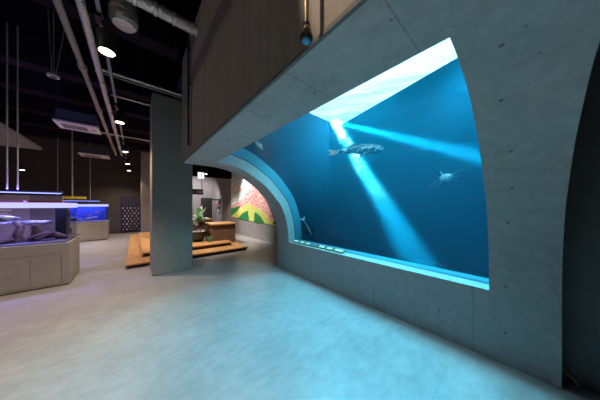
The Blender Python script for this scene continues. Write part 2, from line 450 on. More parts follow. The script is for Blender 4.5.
# planted bowl with driftwood
bw = empty('planter_bowl', (1.68, 7.5, .2305), 0, 'dark wide planter bowl of pale gravel standing left of the stone counter', 'planter')
MB().lathe([(.14, 0), (.17, .02), (.26, .18), (.33, .36), (.31, .36), (.25, .27)], n=28).build('bowl', plain('dark_glaze', (.012, .02, .024), .3), bw, smooth=True)
gv = MB()
for k in range(140):
    a = random.random() * 2 * PI; r = .26 * math.sqrt(random.random())
    gv.ball((r * math.cos(a), r * math.sin(a), .35 + random.random() * .03), .022 + random.random() * .018, 4)
gm = plain('pale_gravel', (.55, .50, .52), .8, var=.35, scale=20)
go = gv.build('gravel', gm, bw, smooth=True); go['kind'] = 'stuff'
dr = MB().tube([(1.5, 7.4, .66), (1.62, 7.35, .74), (1.76, 7.38, .79), (1.86, 7.40, .88), (1.84, 7.45, .98)], [.05, .06, .055, .04, .02], 10)
dr.tube([(1.70, 7.38, .78), (1.86, 7.34, .81), (1.96, 7.36, .86)], [.04, .03, .015], 8)
tag(dr.build('driftwood_branch', M['driftwood'], smooth=True), 'twisted pale driftwood branch lying on the gravel of the dark bowl', 'driftwood')
gl = plain('green_leaf', (.10, .28, .06), .5, var=.4, scale=6); pal = plain('pale_leaf', (.75, .78, .85), .5, var=.2, scale=6)
def leafplant(name, loc, label, n, h, sp, sd, mats):
    rnd = random.Random(sd); r = empty(name, loc, 0, label, 'plant')
    for mi, m in enumerate(mats):
        mb = MB()
        for k in range(n):
            a = rnd.random() * 2 * PI; el = .35 + rnd.random() * 1.1; L = h * (.45 + .6 * rnd.random()); w = L * .17
            d = Vector((math.cos(a) * math.cos(el) * sp, math.sin(a) * math.cos(el) * sp, math.sin(el))); side = Vector((-math.sin(a), math.cos(a), 0))
            b0 = Vector((0, 0, rnd.random() * h * .5)); p = [b0 + d * L * t + Vector((0, 0, -.25 * L * t * t)) for t in (0, .3, .65, 1)]
            q = [p[0] + side * .008, p[1] + side * w, p[2] + side * w * .8, p[3], p[2] - side * w * .8, p[1] - side * w, p[0] - side * .008]
            mb.prism(q, (0, 0, .004))
        mb.build('foliage' if mi == 0 else 'pale_foliage', m, r)
    MB().tube([(0, 0, -.05), (.01, 0, h * .3), (0, .01, h * .75)], [.014, .011, .005], 8).build('stem', M['driftwood'], r)
    return r
leafplant('leafy_plant', (1.74, 7.5, .72), 'tall leafy plant with pale and green leaves growing in the dark bowl', 30, .66, .75, 3, [gl, pal])
leafplant('moss_plant', (1.88, 7.45, .60), 'low yellow green tuft at the right rim of the dark bowl', 16, .15, 1.2, 5, [plain('yellow_leaf', (.45, .42, .12), .6)])
tag(MB().box(1.90, 2.03, 7.04, 7.16, .2305, .40).build('green_cushion', plain('green_felt', (.12, .22, .10), .8)), 'small green block wedged between dark bowl and stone counter', 'block')

# ------------------------------------------------------------------ mural on the right hand wall
XM = 4.085
def wallpt(px, py, X=XM):
    s = (px - 300) / F; t = X / (s * math.cos(TH) + math.sin(TH)); return (X, t * (-s * math.sin(TH) + math.cos(TH)), 1.5 + (205.47 - py) / F * t)
def mosaic(name, base, chips, scale=16):
    m, nt, out = newmat(name); vo = N(nt, 'TexVoronoi'); vo.inputs['Scale'].default_value = scale
    nt.links.new(coords(nt), vo.inputs['Vector']); sx = N(nt, 'SeparateColor'); nt.links.new(vo.outputs['Color'], sx.inputs[0])
    st = [(0, base)] + chips; c = ramp(nt, sx.outputs[0], st, 'CONSTANT'); pbr(nt, out, c, .5); return m
ms = mosaic('sky_mosaic', (.80, .84, .86), [(.55, (.25, .55, .72)), (.70, (.85, .88, .88)), (.88, (.45, .68, .78)), (.96, (.6, .35, .3))])
mm_ = mosaic('mountain_mosaic', (.72, .28, .27), [(.40, (.80, .45, .42)), (.62, (.82, .70, .68)), (.80, (.62, .18, .16)), (.92, (.78, .45, .25))])
ml = mosaic('slope_mosaic', (.55, .68, .12), [(.45, (.62, .72, .22)), (.70, (.70, .62, .20)), (.88, (.75, .42, .25))])
mg = mosaic('wood_mosaic', (.02, .22, .06), [(.5, (.015, .16, .05)), (.8, (.04, .30, .09))], 24)
mu = empty('mosaic_wall_mural', (0, 0, 0), 0, 'large wall mosaic of a pink red mountain above green slopes under pale sky', 'mural')
def panel(name, pts, mat, x):
    mb = MB(); q = [wallpt(*p) for p in pts]; mb.prism([(x, a[1], a[2]) for a in q], (.012, 0, 0)); return mb.build(name, mat, mu)
panel('sky', [(231, 207), (231, 168), (245, 140), (277, 120), (277, 190)], ms, 4.088)
panel('mountain', [(230.8, 209.5), (230.8, 206), (237, 203), (243, 198.5), (247.5, 192), (251, 186), (255, 184), (260, 189), (268, 205), (277, 225), (277, 226), (255, 218)], mm_, 4.082)
panel('slope', [(231, 216.6), (236, 211), (244, 206), (249, 203), (252, 206), (258, 207.5), (264, 212), (270, 220), (277, 221.5), (277, 226), (268, 224), (258, 222.5), (244, 219.5)], ml, 4.076)
panel('wood_patch', [(231, 208.5), (236, 207.3), (241, 205.5), (237, 211), (231, 216.4)], mg, 4.070)
panel('wood_patch', [(238, 218.2), (243, 213), (248, 210.5), (249.5, 220.8), (244, 219.7)], mg, 4.070)
panel('wood_patch', [(254.2, 221.8), (254.6, 214), (256, 212), (260, 216), (265, 223.2), (258, 222.6)], mg, 4.070)
panel('wood_patch', [(272.5, 224), (275, 221), (277, 218), (277, 225)], mg, 4.070)
panel('bird', [(236, 192.5), (240, 189), (241, 187), (242.5, 191), (240.5, 190.5), (237, 193.3)], M['finred'], 4.070)

# far right room details on the back wall (Y = YB-.05)
YW = YB - .05
struct(MB().box(1.86, 2.55, YW - .03, YW, 0, 2.15).build('door_1', M['black']))
struct(MB().box(3.33, 4.02, YW - .03, YW, 0, 2.02).build('door_2', M['black']))
ex = empty('exit_sign', (2.47, 10.4, 2.99), 0, 'small green and white lit exit sign under the dark far ceiling', 'sign')
MB().box(-.13, .13, -.03, .03, -.14, .14).build('housing', emit('exit_white', (.85, 1, .92), 1.6), ex)
em = emit('exit_green', (.02, .65, .25), 1.6)
SC = .78; fg = MB().ball((.02, -.043, .09), .03, 6, (1, .15, 1)).box(-.02, .04, -.047, -.041, -.02, .06)
fg.prism([(-.02, -.047, -.02), (-.09, -.047, -.11), (-.06, -.047, -.12), (.02, -.047, -.02)], (0, .006, 0)).prism([(.01, -.047, -.02), (.08, -.047, -.12), (.11, -.047, -.11), (.04, -.047, -.02)], (0, .006, 0)).prism([(-.02, -.047, .05), (-.09, -.047, .0), (-.08, -.047, -.02), (-.02, -.047, .025)], (0, .006, 0)).prism([(.04, -.047, .05), (.1, -.047, .02), (.11, -.047, .04), (.04, -.047, .075)], (0, .006, 0))
fg.v = [(x * SC, y + .012, z * SC) for x, y, z in fg.v]; fg.build('running_figure', em, ex)
MB().tube([(0, 0, .14), (0, 0, 1.81)], .012, 8).build('hanger', M['black'], ex)
sb = empty('hanging_sign', (2.27, 10.25, 2.16), 0, 'dark hanging sign board below the exit sign', 'sign')
MB().box(-.32, .26, -.03, .03, -.13, .13).build('board', M['black'], sb)
tx = MB()
for k in range(5): tx.box(-.04 + k * .055, -.006 + k * .055, -.034, -.031, -.06 + .02 * (k % 2), .06 - .02 * ((k + 1) % 2))
tx.build('lettering', plain('grey_print', (.30, .30, .32), .6), sb)
MB().tube([(.20, 0, .13), (.20, 0, 2.64)], .015, 8).build('hanging_rod', M['black'], sb)
fa = empty('fire_alarm', (3.955, 12.55, 1.55), 0, 'red and white fire alarm box with dark backing on the far right wall', 'alarm')
MB().box(.06, .12, -.22, .22, -.55, .5).build('backing', M['black'], fa)
MB().lathe([(.13, 0), (.13, .05), (.08, .07)], n=20).build('alarm_bell', plain('alarm_red', (.8, .03, .05), .4), fa, smooth=True)
fa.children[-1].rotation_euler = (0, -PI / 2, 0); fa.children[-1].location = (.06, .05, .22)
MB().box(0, .06, -.12, .14, -.12, .06).build('call_box', M['whiteplastic'], fa)
MB().box(0, .06, -.08, .08, -.42, -.28).build('hose_valve', M['whiteplastic'], fa)

# dotted board at the back
db = empty('dotted_board', (-.15, YB - .05, .12), 0, 'navy board with yellow dots and black slats leaning at the back wall', 'board')
MB().box(-.42, .36, -.03, .03, 0, 1.33).build('dot_panel', M['navy'], db)
for r in range(9):
    for k in range(5):
        x = -.35 + k * .155 + (.07 if r % 2 else 0); z = .08 + r * .145
        if x < .33: MB().tube([(x, -.031, z), (x + random.uniform(-.01, .01), -.036, z)], .042, 10).build('dot', M['yellow'], db)
MB().box(-.42, .36, -.03, .03, 1.33, 1.86).build('slat_panel', M['black'], db)
sl = MB()
for k in range(8): sl.box(-.40 + k * .098, -.355 + k * .098, -.05, -.031, 1.36, 1.84)
sl.build('slats', plain('slate_blue', (.05, .05, .10), .5), db)

# ------------------------------------------------------------------ small aquariums on concrete plinths
rimglow = emit('white_violet_glow', (.40, .40, 1.0), 1.15)  # lit look of the tank rims, put in as emission
def aquarium(y0, y1, x0, x1, label, doors, clips):
    r = empty('aquarium', ((x0 + x1) / 2, y0, 0), 0, label, 'aquarium')
    cx = (x0 + x1) / 2
    MB().box(x0 - cx, x1 - cx, 0, y1 - y0, .02, .80).build('plinth', M['plinth'], r, bevel=.004)
    MB().box(x0 - cx + .01, x1 - cx - .01, .01, y1 - y0 - .01, 0, .02).build('floor_shade_strip', M['toe'], r)  # dark strip for the slight shadow where the plinth meets the floor
    MB().box(doors[0][0] - cx - .004, doors[-1][1] - cx + .004, -.004, -.0003, .046, .604).build('door_gap', M['toe'], r)
    for a, b in doors:
        MB().box(a - cx, b - cx, -.008, -.0045, .05, .60).build('door', M['plinth'], r, bevel=.003)
    gx0, gx1, gy0, gy1 = x0 - cx + .03, x1 - cx - .03, .03, y1 - y0 - .06
    gw = MB(); t = .015
    gw.box(gx0, gx1, gy0, gy0 + t, .8, 1.52).box(gx0, gx1, gy1 - t, gy1, .8, 1.52).box(gx0, gx0 + t, gy0 + t, gy1 - t, .8, 1.52).box(gx1 - t, gx1, gy0 + t, gy1 - t, .8, 1.52)
    gw.build('glass', M['glass'], r)
    MB().box(gx0 + t + .003, gx1 - t - .003, gy0 + t + .003, gy1 - t - .003, .83, 1.455).build('water', M['smallwater'], r)
    MB().box(gx0 + t, gx1 - t, gy0 + t, gy1 - t, .801, .83).build('bed', plain('violet_sand', (.22, .20, .28), .8), r)
    rim = MB().box(gx0, gx1, gy0 - .01, gy0, 1.455, 1.55).box(gx1, gx1 + .01, gy0, gy1, 1.455, 1.55)
    rim.build('lit_rim', rimglow, r)
    for (a, b, m) in clips: MB().box(a - cx, b - cx, gy0, gy0 + .18, 1.52, 1.585).build('clip_lamp', m, r)
    return r
A1 = aquarium(5.62, 6.5, -3.6, -.95, 'big front aquarium on a concrete plinth with driftwood and purple light', [(-2.44, -2.093), (-2.09, -1.743), (-1.74, -1.397), (-1.393, -1.05)], [(-1.95, -1.71, M['darkred']), (-1.70, -1.48, plain('pink_lit_plastic', (.55, .18, .62), .5)), (-1.42, -1.05, M['darkred'])])  # middle clip: the pink light on it is put into its colour
A2 = aquarium(11.9, 12.8, -2.9, -.94, 'farther aquarium on a concrete plinth glowing blue with small red fish', [(-2.8, -2.0), (-1.95, -1.1)], [(-1.85, -1.5, M['black'])])
MB().box(-1.0, .9, .70, .71, .84, 1.45).build('backdrop', plain('blue_backdrop', (.03, .07, .35), .6), A2)
# dark overflow column and screen inside the front tank
MB().box(-1.21 + 2.275, -1.07 + 2.275, .45, .75, .831, 1.45).build('overflow_column', plain('blue_black_plastic', (.008, .010, .03), .5), A1)
for ln, (z, h, x0, x1, st) in enumerate(((1.405, .03, -1.78, -1.60, .019), (1.365, .016, -1.76, -1.62, .014), (1.335, .012, -1.79, -1.59, .012))):
    x = x0; tx = MB()
    while x < x1: tx.box(x + 2.275 - 0, x + 2.275 + st * .7, .022, .029, z, z + h * random.uniform(.7, 1)); x += st
    tx.build('lettering', plain('white_print', (.9, .9, .92), .5), A1)

def fish(name, loc, rz, L, prof_, mat, label, tail=1.0, finmat=None, pitch=0, roll=0, tailmat=None, group=None):
    """prof_: (x fraction from head 0 to tail 1, half height, half width, z shift) as fractions of L"""
    r = empty(name, loc, rz, label, 'fish', group); r.rotation_euler = (roll, pitch, rz)
    rings = []
    for fx, hh, hw, zs in prof_:
        rings.append([((.5 - fx) * L, hw * L * math.cos(a), zs * L + hh * L * math.sin(a)) for a in (2 * PI * k / 14 for k in range(14))])
    MB().loft(rings).build('body', mat, r, smooth=True)
    fm = finmat or mat
    zt = prof_[-1][3] * L; ht = prof_[-1][1] * L; x0 = -.5 * L
    if tail:
        MB().prism([(x0 + .02 * L, -.004, zt + ht), (x0 - .10 * L, -.004, zt + .11 * L * tail), (x0 - .155 * L, -.004, zt + .12 * L * tail), (x0 - .095 * L, -.004, zt), (x0 - .155 * L, -.004, zt - .12 * L * tail), (x0 - .10 * L, -.004, zt - .11 * L * tail), (x0 + .02 * L, -.004, zt - ht)], (0, .008, 0)).build('tail_fin', tailmat or fm, r)
    return r
def finplate(r, name, pts, mat, th=.008):
    p = [Vector(q) for q in pts]; n = (p[1] - p[0]).cross(p[2] - p[0]).normalized() * th
    return MB().prism(p, n).build(name, mat, r)
def eyes(r, x, y, z, rad):
    for s in (-1, 1): MB().ball((x, s * y, z), rad, 6).build('eye', M['findark'], r, smooth=True)

# fish in the front aquarium
slim = [(0, .008, .006, .0), (.06, .035, .022, 0), (.2, .06, .04, 0), (.45, .07, .045, 0), (.7, .055, .03, 0), (.9, .03, .012, .0), (1, .025, .008, 0)]
f1 = fish('long_fish', (-2.05, 5.95, 1.27), 0, .95, slim, M['palefish'], 'long pale fish swimming high in the front aquarium, head toward right', finmat=M['palefish'])
eyes(f1, .42, .018, .008, .008); finplate(f1, 'anal_fin', [(-.2, 0, -.06), (-.38, 0, -.1), (-.44, 0, -.03)], M['palefish'])
f2 = fish('long_fish', (-1.55, 6.2, 1.17), 0, .62, slim, M['palefish'], 'shorter pale fish just above the driftwood stump in the front aquarium')
eyes(f2, .27, .012, .005, .006); finplate(f2, 'dorsal_fin', [(-.05, 0, .04), (-.2, 0, .08), (-.25, 0, .025)], M['palefish'])
d1 = MB()
d1.tube([(-1.62, 6.0, .83), (-1.63, 6.0, .95), (-1.60, 6.02, 1.1), (-1.66, 6.05, 1.2)], [.10, .06, .05, .035], 12)
d1.tube([(-1.45, 6.05, .83), (-1.42, 6.02, 1.0), (-1.44, 6.0, 1.14)], [.085, .06, .035], 12)
d1.tube([(-1.7, 5.95, .86), (-1.95, 5.85, .92), (-2.2, 5.8, 1.02)], [.05, .035, .02], 8)
d1.tube([(-1.65, 5.9, .9), (-1.8, 5.8, .86), (-2.1, 5.76, .86), (-2.4, 5.8, .9)], [.06, .05, .04, .02], 8)
tag(d1.build('driftwood_stump', M['driftwood'], smooth=True), 'thick forked driftwood stump standing in the middle of the front aquarium', 'driftwood')
d2_ = MB()
for k in range(9):
    a = random.uniform(-.4, .4); x = -1.35 + random.uniform(-.15, .05); y = 5.85 + random.random() * .35
    d2_.tube([(x, y, .85 + random.random() * .06), (x + .2, y + a * .2, .90 + random.random() * .08), (x + .42, y + a * .4, .86)], [.03, .028, .012], 8)
tag(d2_.build('driftwood_roots', M['driftwood'], smooth=True), 'low tangle of driftwood roots right of the stump in the front aquarium', 'driftwood')
# far aquarium: rocks and red fish
for k, (x, y, s, lb) in enumerate(((-2.3, 12.25, .2, 'left blue lit rock pile in the farther aquarium'), (-1.9, 12.2, .15, 'middle blue lit rock in the farther aquarium'), (-1.45, 12.3, .11, 'right small blue lit rock in the farther aquarium'))):
    mb = MB()
    for j in range(5): mb.ball((x + random.uniform(-s, s), y + random.uniform(-.1, .1), .85 + s * random.uniform(.2, 1)), s * random.uniform(.4, .7), 6, (1.4, 1, .7))
    tag(mb.build('rock', plain('blue_rock', (.20, .18, .36), .7, var=.4), smooth=True), lb, 'rock')
rf = None
short = [(0, .02, .01, 0), (.1, .1, .05, 0), (.35, .2, .08, 0), (.65, .15, .06, 0), (.9, .06, .02, 0), (1, .05, .012, 0)]
for k, (x, y, z, lb) in enumerate(((-1.78, 12.15, 1.32, 'topmost red fish in the farther aquarium'), (-1.88, 12.1, 1.14, 'red fish left and lower in the farther aquarium'), (-1.48, 12.1, 1.1, 'orange fish right of the others in the farther aquarium'), (-1.3, 12.3, 1.2, 'small orange fish nearest the right pane of the farther aquarium'))):
    q = fish('small_red_fish', (x, y, z), PI if k % 2 else 0, .12, short, M['orangefish'], lb, group='small red fish')

# light bars hung over the aquariums
def lightbar(x0, x1, y, z, rods, label, dx=.07):
    r = empty('light_bar', ((x0 + x1) / 2, y, z), 0, label, 'light'); cx = (x0 + x1) / 2
    MB().box(x0 - cx, x1 - cx, -.09, .09, 0, .035).build('housing', plain('bar_black', (.03, .03, .07), .4), r)
    MB().box(x0 - cx + .02, x1 - cx - .02, -.092, .075, -.012, 0).build('led_strip', emit('blue_led', (.22, .26, 1.0), 2.2), r)
    for q in rods: MB().tube([(q - cx, 0, .035), (q - cx, 0, 4.8 - z)], .011, 8).build('hanging_rod', M['steel'], r)
    return r
lightbar(-3.4, -1.12, 6.05, 1.745, (-3.1, -1.75, -1.64), 'long blue lit bar lamp hung on rods over the front aquarium')
lightbar(-2.6, -1.2, 12.35, 1.70, (-2.4, -1.5), 'thin blue bar lamp hung over the farther aquarium')
yb = empty('yellow_bracket', (-1.6, 9.82, 1.72), 0, 'yellow beam end hung on a rod behind the front aquarium lamp', 'beam')
MB().box(-.3, .3, -.12, .13, 0, .08).build('arm', M['yellow'], yb)
MB().tube([(0, 0, .08), (0, 0, 3.08)], .018, 8).build('support_rod', M['steel'], yb)
tag(MB().box(-5.2, -1.89, 7.6, 7.68, 0, 1.74).build('partition_screen', plain('beige_screen', (.55, .44, .34), .7)), 'pale beige low partition behind the left half of the front aquarium', 'partition')
tag(MB().box(-1.885, -1.40, 7.6, 7.68, 0, 1.74).build('partition_screen', plain('olive_screen', (.28, .25, .21), .7)), 'narrow olive grey partition next to the pale one behind the front aquarium', 'partition')

# ------------------------------------------------------------------ big tank inhabitants
bigp = [(0, .012, .012, .0), (.03, .045, .04, 0), (.1, .085, .07, .002), (.25, .115, .09, .004), (.42, .115, .085, .004), (.58, .085, .06, 0), (.75, .05, .03, -.01), (.9, .035, .016, -.012), (1, .034, .01, -.03)]
bf = fish('spotted_fish', (3.56, 2.21, 2.66), -TH, 1.02, bigp, M['spotfish'], 'large mottled black and white fish swimming across the upper tank, head right', finmat=M['spotfish'], pitch=-.04, tailmat=M['finred'], tail=.5)
finplate(bf, 'pectoral_fin', [(.14, -.07, -.07), (.0, -.12, -.16), (.06, -.07, -.05)], M['findark']); finplate(bf, 'pectoral_fin', [(.14, .07, -.07), (.0, .12, -.16), (.06, .07, -.05)], M['findark'])
finplate(bf, 'pelvic_fin', [(-.14, -.02, -.075), (-.25, -.04, -.13), (-.20, -.02, -.06)], M['findark'])
finplate(bf, 'dorsal_fin', [(.02, 0, .11), (-.12, 0, .15), (-.3, 0, .06), (-.25, 0, .04)], M['findark']); eyes(bf, .42, .058, .03, .016)
catp = [(0, .03, .06, 0), (.05, .08, .14, 0), (.15, .12, .18, .01), (.3, .13, .17, .02), (.5, .11, .12, .02), (.75, .07, .06, .01), (.92, .04, .02, 0), (1, .04, .012, 0)]
M['catskin'] = fishskin('catfish_skin', (.30, .36, .36), (.92, .95, .92), 14)
cf = fish('catfish', (4.55, .98, 2.03), math.radians(-168) + .25, .56, catp, M['catskin'], 'pale catfish facing the window with long straight whiskers, right side of tank', roll=.5, pitch=.1)
for s in (-1, 1):
    MB().tube([(.25, s * .06, .02), (.27, s * .18, .03), (.24, s * .36, .02)], [.007, .004, .002], 6).build('whisker', M['stripe'], cf)
    finplate(cf, 'pectoral_fin', [(.17, s * .09, -.03), (.08, s * .20, -.08), (.06, s * .09, -.04)], M['stripe'])
    MB().tube([(.27, s * .03, -.02), (.30, s * .06, -.09)], [.005, .002], 6).build('barbel', M['stripe'], cf)
finplate(cf, 'dorsal_fin', [(.12, 0, .08), (.03, 0, .17), (-.03, 0, .08)], M['stripe']); eyes(cf, .24, .08, .04, .01)
df = fish('diving_fish', (3.16, 3.34, .90), -TH, .54, [(0, .01, .01, 0), (.08, .05, .04, 0), (.3, .09, .06, 0), (.55, .07, .05, 0), (.8, .035, .025, 0), (1, .018, .01, 0)], M['darkfish'], 'dark fish with pale stripe diving nose down at the left window edge', finmat=M['stripe'], pitch=1.1)
MB().tube([(.15, -.056, .0), (.05, -.055, .015), (-.12, -.034, .015), (-.26, -.012, .0)], [.004, .009, .009, .006], 8).build('flank_stripe', M['stripe'], df)
finplate(df, 'pectoral_fin', [(.1, -.05, .04), (.02, -.10, .15), (-.03, -.05, .04)], M['darkfish']); finplate(df, 'pectoral_fin', [(.1, -.05, -.04), (.02, -.10, -.14), (-.03, -.05, -.04)], M['darkfish'])
sf = fish('white_fish', (1.93, 3.55, 2.76), -TH, .27, short, M['palefish'], 'small white fish at the top left corner of the big window', pitch=.9)
eyes(sf, .1, .015, .02, .008)

# info plaques lying along the sill
pw = plain('plaque_white', (.80, .84, .80), .4, var=.2, scale=30); pf_ = plain('plaque_frame', (.20, .18, .07), .5)
WORDS = ('leftmost', 'second from left', 'third from left', 'fourth from left, the bluish one', 'fifth from left', 'sixth from left', 'rightmost and longest')
def plaque(k, y0, y1):
    L = y0 - y1
    r = empty('info_plaque', (2.755, (y0 + y1) / 2, .668), 0, WORDS[k] + ' of the seven small species plaques on the window sill', 'sign', 'species plaques on the window sill')
    a = MB().box(-.055, .055, -L / 2, L / 2, 0, .018).build('frame', pf_, r)
    b = MB().box(-.035, .02, -L / 2 + .024, L / 2 - .024, .0185, .022).build('face', pw if k != 3 else plain('plaque_blue', (.08, .25, .45), .4), r)
    for o in (a, b): o.rotation_euler = (0, -.30, 0); o.location = (0, 0, .018)
ye = [3.42, 3.20, 3.01, 2.83, 2.63, 2.43, 2.24, 2.00]
for k in range(7): plaque(k, ye[k] - .012, ye[k + 1] + .012)

# ------------------------------------------------------------------ ceiling services
def tubething(name, pts, r, mat, label, cat, parts=(), smooth=True):
    e = empty(name, pts[0], 0, label, cat); p0 = Vector(pts[0])
    MB().tube([Vector(p) - p0 for p in pts], r, 16).build('run', mat, e, smooth=smooth)
    if abs(pts[0][2] - pts[1][2]) < .01 and pts[0][2] < 4.05:
        L_ = (Vector(pts[1]) - p0); nh = max(2, int(L_.length / 3))
        for k in range(nh):
            q = L_ * ((k + .5) / nh); MB().tube([q + Vector((0, 0, r if not hasattr(r, '__len__') else r[0])), q + Vector((0, 0, 4.8 - pts[0][2]))], .005, 6).build('hanger', M['black'], e)
    for (q, rr, L, d) in parts:
        d = Vector(d).normalized(); q = Vector(q) - p0
        MB().tube([q - d * L / 2, q - d * L * .4, q + d * L * .4, q + d * L / 2], [rr * .92, rr, rr, rr * .92], 16).build('coupling', mat, e, smooth=True)
    return e
tubething('water_pipe', [(-.607, -1, 3.6), (-.607, 11, 3.6)], .035, M['pipe'], 'beige ceiling pipe with collars, leftmost of the three long runs', 'pipe', [((-.607, y, 3.6), .052, .10, (0, 1, 0)) for y in (2.95, 4.35, 6.1, 8, 9.8)])
e = tubething('insulated_pipe', [(-.43, -1, 3.6), (-.43, 11, 3.6)], .040, M['foil'], 'silver foil wrapped ceiling pipe, middle of the three long runs', 'pipe')
for y in (4.6, 6.0, 7.4): MB().tube([(-.043 * 0, y + 1, -.0), (0, y + 1.03, 0)], .044, 14).build('strap', M['black'], e)
tubething('light_track', [(-.30, -2.4, 3.62), (-.30, 13.2, 3.62)], .020, M['purplepipe'], 'thin grey ceiling track carrying the spotlights, rightmost of three runs', 'track')
def conduit(y, z, x0, x1, label, r=.018, mat='steel'):
    tubething('ceiling_conduit', [(x0, y, z), (x1, y, z)], r, M[mat], label, 'conduit')
conduit(4.98, 3.97, -.55, 1.9, 'upper bright conduit crossing just above the free standing pillar', .028, 'foil')
conduit(5.0, 3.918, -.55, 1.9, 'lower conduit of the pair crossing above the free standing pillar', .014, 'purplepipe')
conduit(6.0, 3.98, -.42, 1.3, 'conduit crossing behind the top of the pillar', .020)
conduit(7.9, 3.6, -1.0, 1.5, 'conduit beside the nearer air conditioning cassette', .02)
# spiral duct into the upper wall
du = empty('spiral_duct', (0, 2.86, 3.85), 0, 'silver spiral duct running into the upper concrete wall', 'duct')
MB().tube([(-2.2, 0, 0), (.627, 0, 0)], .064, 22).build('duct_run', M['foil'], du, smooth=True)
MB().tube([(-.3, 0, .06), (-.3, 0, .95)], .006, 6).build('hanger', M['black'], du); MB().tube([(-1.7, 0, .06), (-1.7, 0, .95)], .006, 6).build('hanger', M['black'], du)
for k in range(9):
    x = .55 - k * .19
    MB().tube([(x, 0, 0), (x + .025, 0, 0)], .070, 22).build('duct_ring', M['steel'], du, smooth=True)
tag(MB().tube([(-.05, 2.88, 3.96), (.2, 2.86, 3.925), (.5, 2.87, 3.94)], .012, 8).build('red_cable', plain('red_cable_sheath', (.6, .03, .03), .5)), 'red cable lying along the top of the silver spiral duct', 'cable')
vd = empty('flexible_duct', (-.115, 3.4, 0), 0, 'wide crinkled silver duct hanging down from the ceiling', 'duct')
MB().lathe([(.03, 3.84), (.11, 3.85), (.145, 3.89), (.152, 3.95), (.138, 3.98), (.148, 4.01), (.138, 4.05), (.14, 4.4), (.14, 4.8)], n=26).build('duct_body', M['foil'], vd, smooth=True)
MB().lathe([(.141, 4.22), (.150, 4.24), (.150, 4.28), (.141, 4.30)], n=26).build('duct_band', M['steel'], vd, smooth=True)

# spotlights on the track
def spotlight(loc, label, tilt=(0, 0), s=1.0):
    r = empty('track_spotlight', loc, 0, label, 'spotlight', 'track spotlights'); r.rotation_euler = (tilt[0], tilt[1], 0)
    MB().lathe([(.058 * s, 0), (.062 * s, .01), (.062 * s, .15 * s), (.05 * s, .165 * s)], n=20).build('lamp_head', M['black'], r, smooth=True)
    MB().lathe([(.05 * s, -.004), (.05 * s, .0)], n=20).build('lens', M['lamp'], r)
    MB().tube([(0, 0, .165 * s), (-.02, 0, .22 * s), (-.05, 0, 3.60 - loc[2])], .014 * s, 8).build('arm', M['black'], r, smooth=True)
    MB().box(-.09, -.03, -.07, .07, 3.56 - loc[2], 3.62 - loc[2]).build('track_adapter', M['black'], r)
    return r
def lamp(name, loc, target, power, ang, col=(1, .86, .70), rad=.05, blend=.6):
    l = bpy.data.lights.new(name, 'SPOT'); l.energy = power; l.spot_size = math.radians(ang); l.spot_blend = blend; l.color = col; l.shadow_soft_size = rad
    o = bpy.data.objects.new(name, l); link(o); o.location = loc
    o.rotation_euler = (Vector(target) - Vector(loc)).to_track_quat('-Z', 'Y').to_euler(); return o
TR = [(-1.9, 'track spotlight nearest the rear wall'), (.55, 'track spotlight overhead, first from the rear'), (3.07, 'lit track spotlight hanging nearest, beside the crinkled duct'), (5.5, 'lit track spotlight second along the track'), (8.4, 'lit track spotlight third along the track'), (10.8, 'lit track spotlight fourth along the track'), (12.8, 'farthest lit track spotlight on the track')]
for y, lb in TR:
    if y > 1: spotlight((-.245, y, 3.24), lb, (0, 0), 1.35)
    lamp('spot_lamp', (-.245, y, 3.21), ((-1.5, y + .8, 0) if y < 4 else (-.8, y, 0)), (200 if y < 4 else 140), (100 if y < 4 else 128), (1, .78, .58), .05, .9)
for x, y, z, lb in ((-2.76, 10.5, 2.64, 'small lit spotlight below the grey canopy at far left'), (2.67, 10.25, 3.06, 'small warm spotlight right of the exit sign')):
    spotlight((x, y, z), lb); lamp('spot_lamp', (x, y, z - .03), (x, y - .4, 0), 190, 115, (1, .82, .66))

# disc speaker on two rods, cassettes, canopy, beams
sp = empty('ceiling_speaker', (-.96, 4.72, 3.48), 0, 'round white ceiling speaker hung on thin rods', 'speaker')
MB().lathe([(.06, 0), (.068, .014), (.06, .035), (.036, .045)], n=24).build('shell', M['whiteplastic'], sp, smooth=True)
MB().lathe([(.042, -.005), (.042, .0)], n=24).build('grille', M['black'], sp)
for dx, dy, q in ((-.03, 0, -.06), (.0, .02, .0), (.05, .02, .22)): MB().tube([(dx * .4, dy, .04), (dx * .6, dy, .12), (dx + q * .5, dy, 1.32)], .006, 6).build('rod', M['steel'], sp)
def cassette(loc, w, d, label):
    r = empty('air_conditioner', loc, 0, label, 'air conditioner', 'ceiling air conditioning cassettes')
    MB().box(-w / 2 + .04, w / 2 - .04, -d / 2 + .04, d / 2 - .04, .05, .32).build('casing', plain('blue_grey_casing', (.07, .08, .12), .6), r)
    MB().box(-w / 2, w / 2, -d / 2, d / 2, 0, .05).build('panel', M['whiteplastic'], r, bevel=.01)
    MB().box(-w / 2 + .1, w / 2 - .22, -d / 2 + .14, d / 2 - .14, -.006, 0).build('grille', plain('grille_grey', (.20, .18, .17), .7), r)
    MB().lathe([(.06, -.008), (.06, 0)], (w / 2 - .11, 0, 0), 16).build('sensor', plain('sensor_grey', (.35, .33, .33), .6), r)
    for sx in (-1, 1):
        for sy in (-1, 1): MB().tube([(sx * w * .42, sy * d * .4, .3), (sx * w * .42, sy * d * .4, 4.8 - loc[2])], .006, 6).build('hanger', M['black'], r)
cassette((-1.09, 7.4, 3.48), .74, .62, 'nearer white ceiling air conditioning cassette with blue grey casing')
cassette((-1.25, 11.4, 3.5), .84, .62, 'farther white ceiling air conditioning cassette near the back wall')
tag(MB().box(-5.2, -2.3, 3.2, 10.2, 3.3, 3.38).build('ceiling_canopy', plain('grey_board', (.24, .23, .22), .8)), 'flat grey suspended board at the upper left', 'canopy')
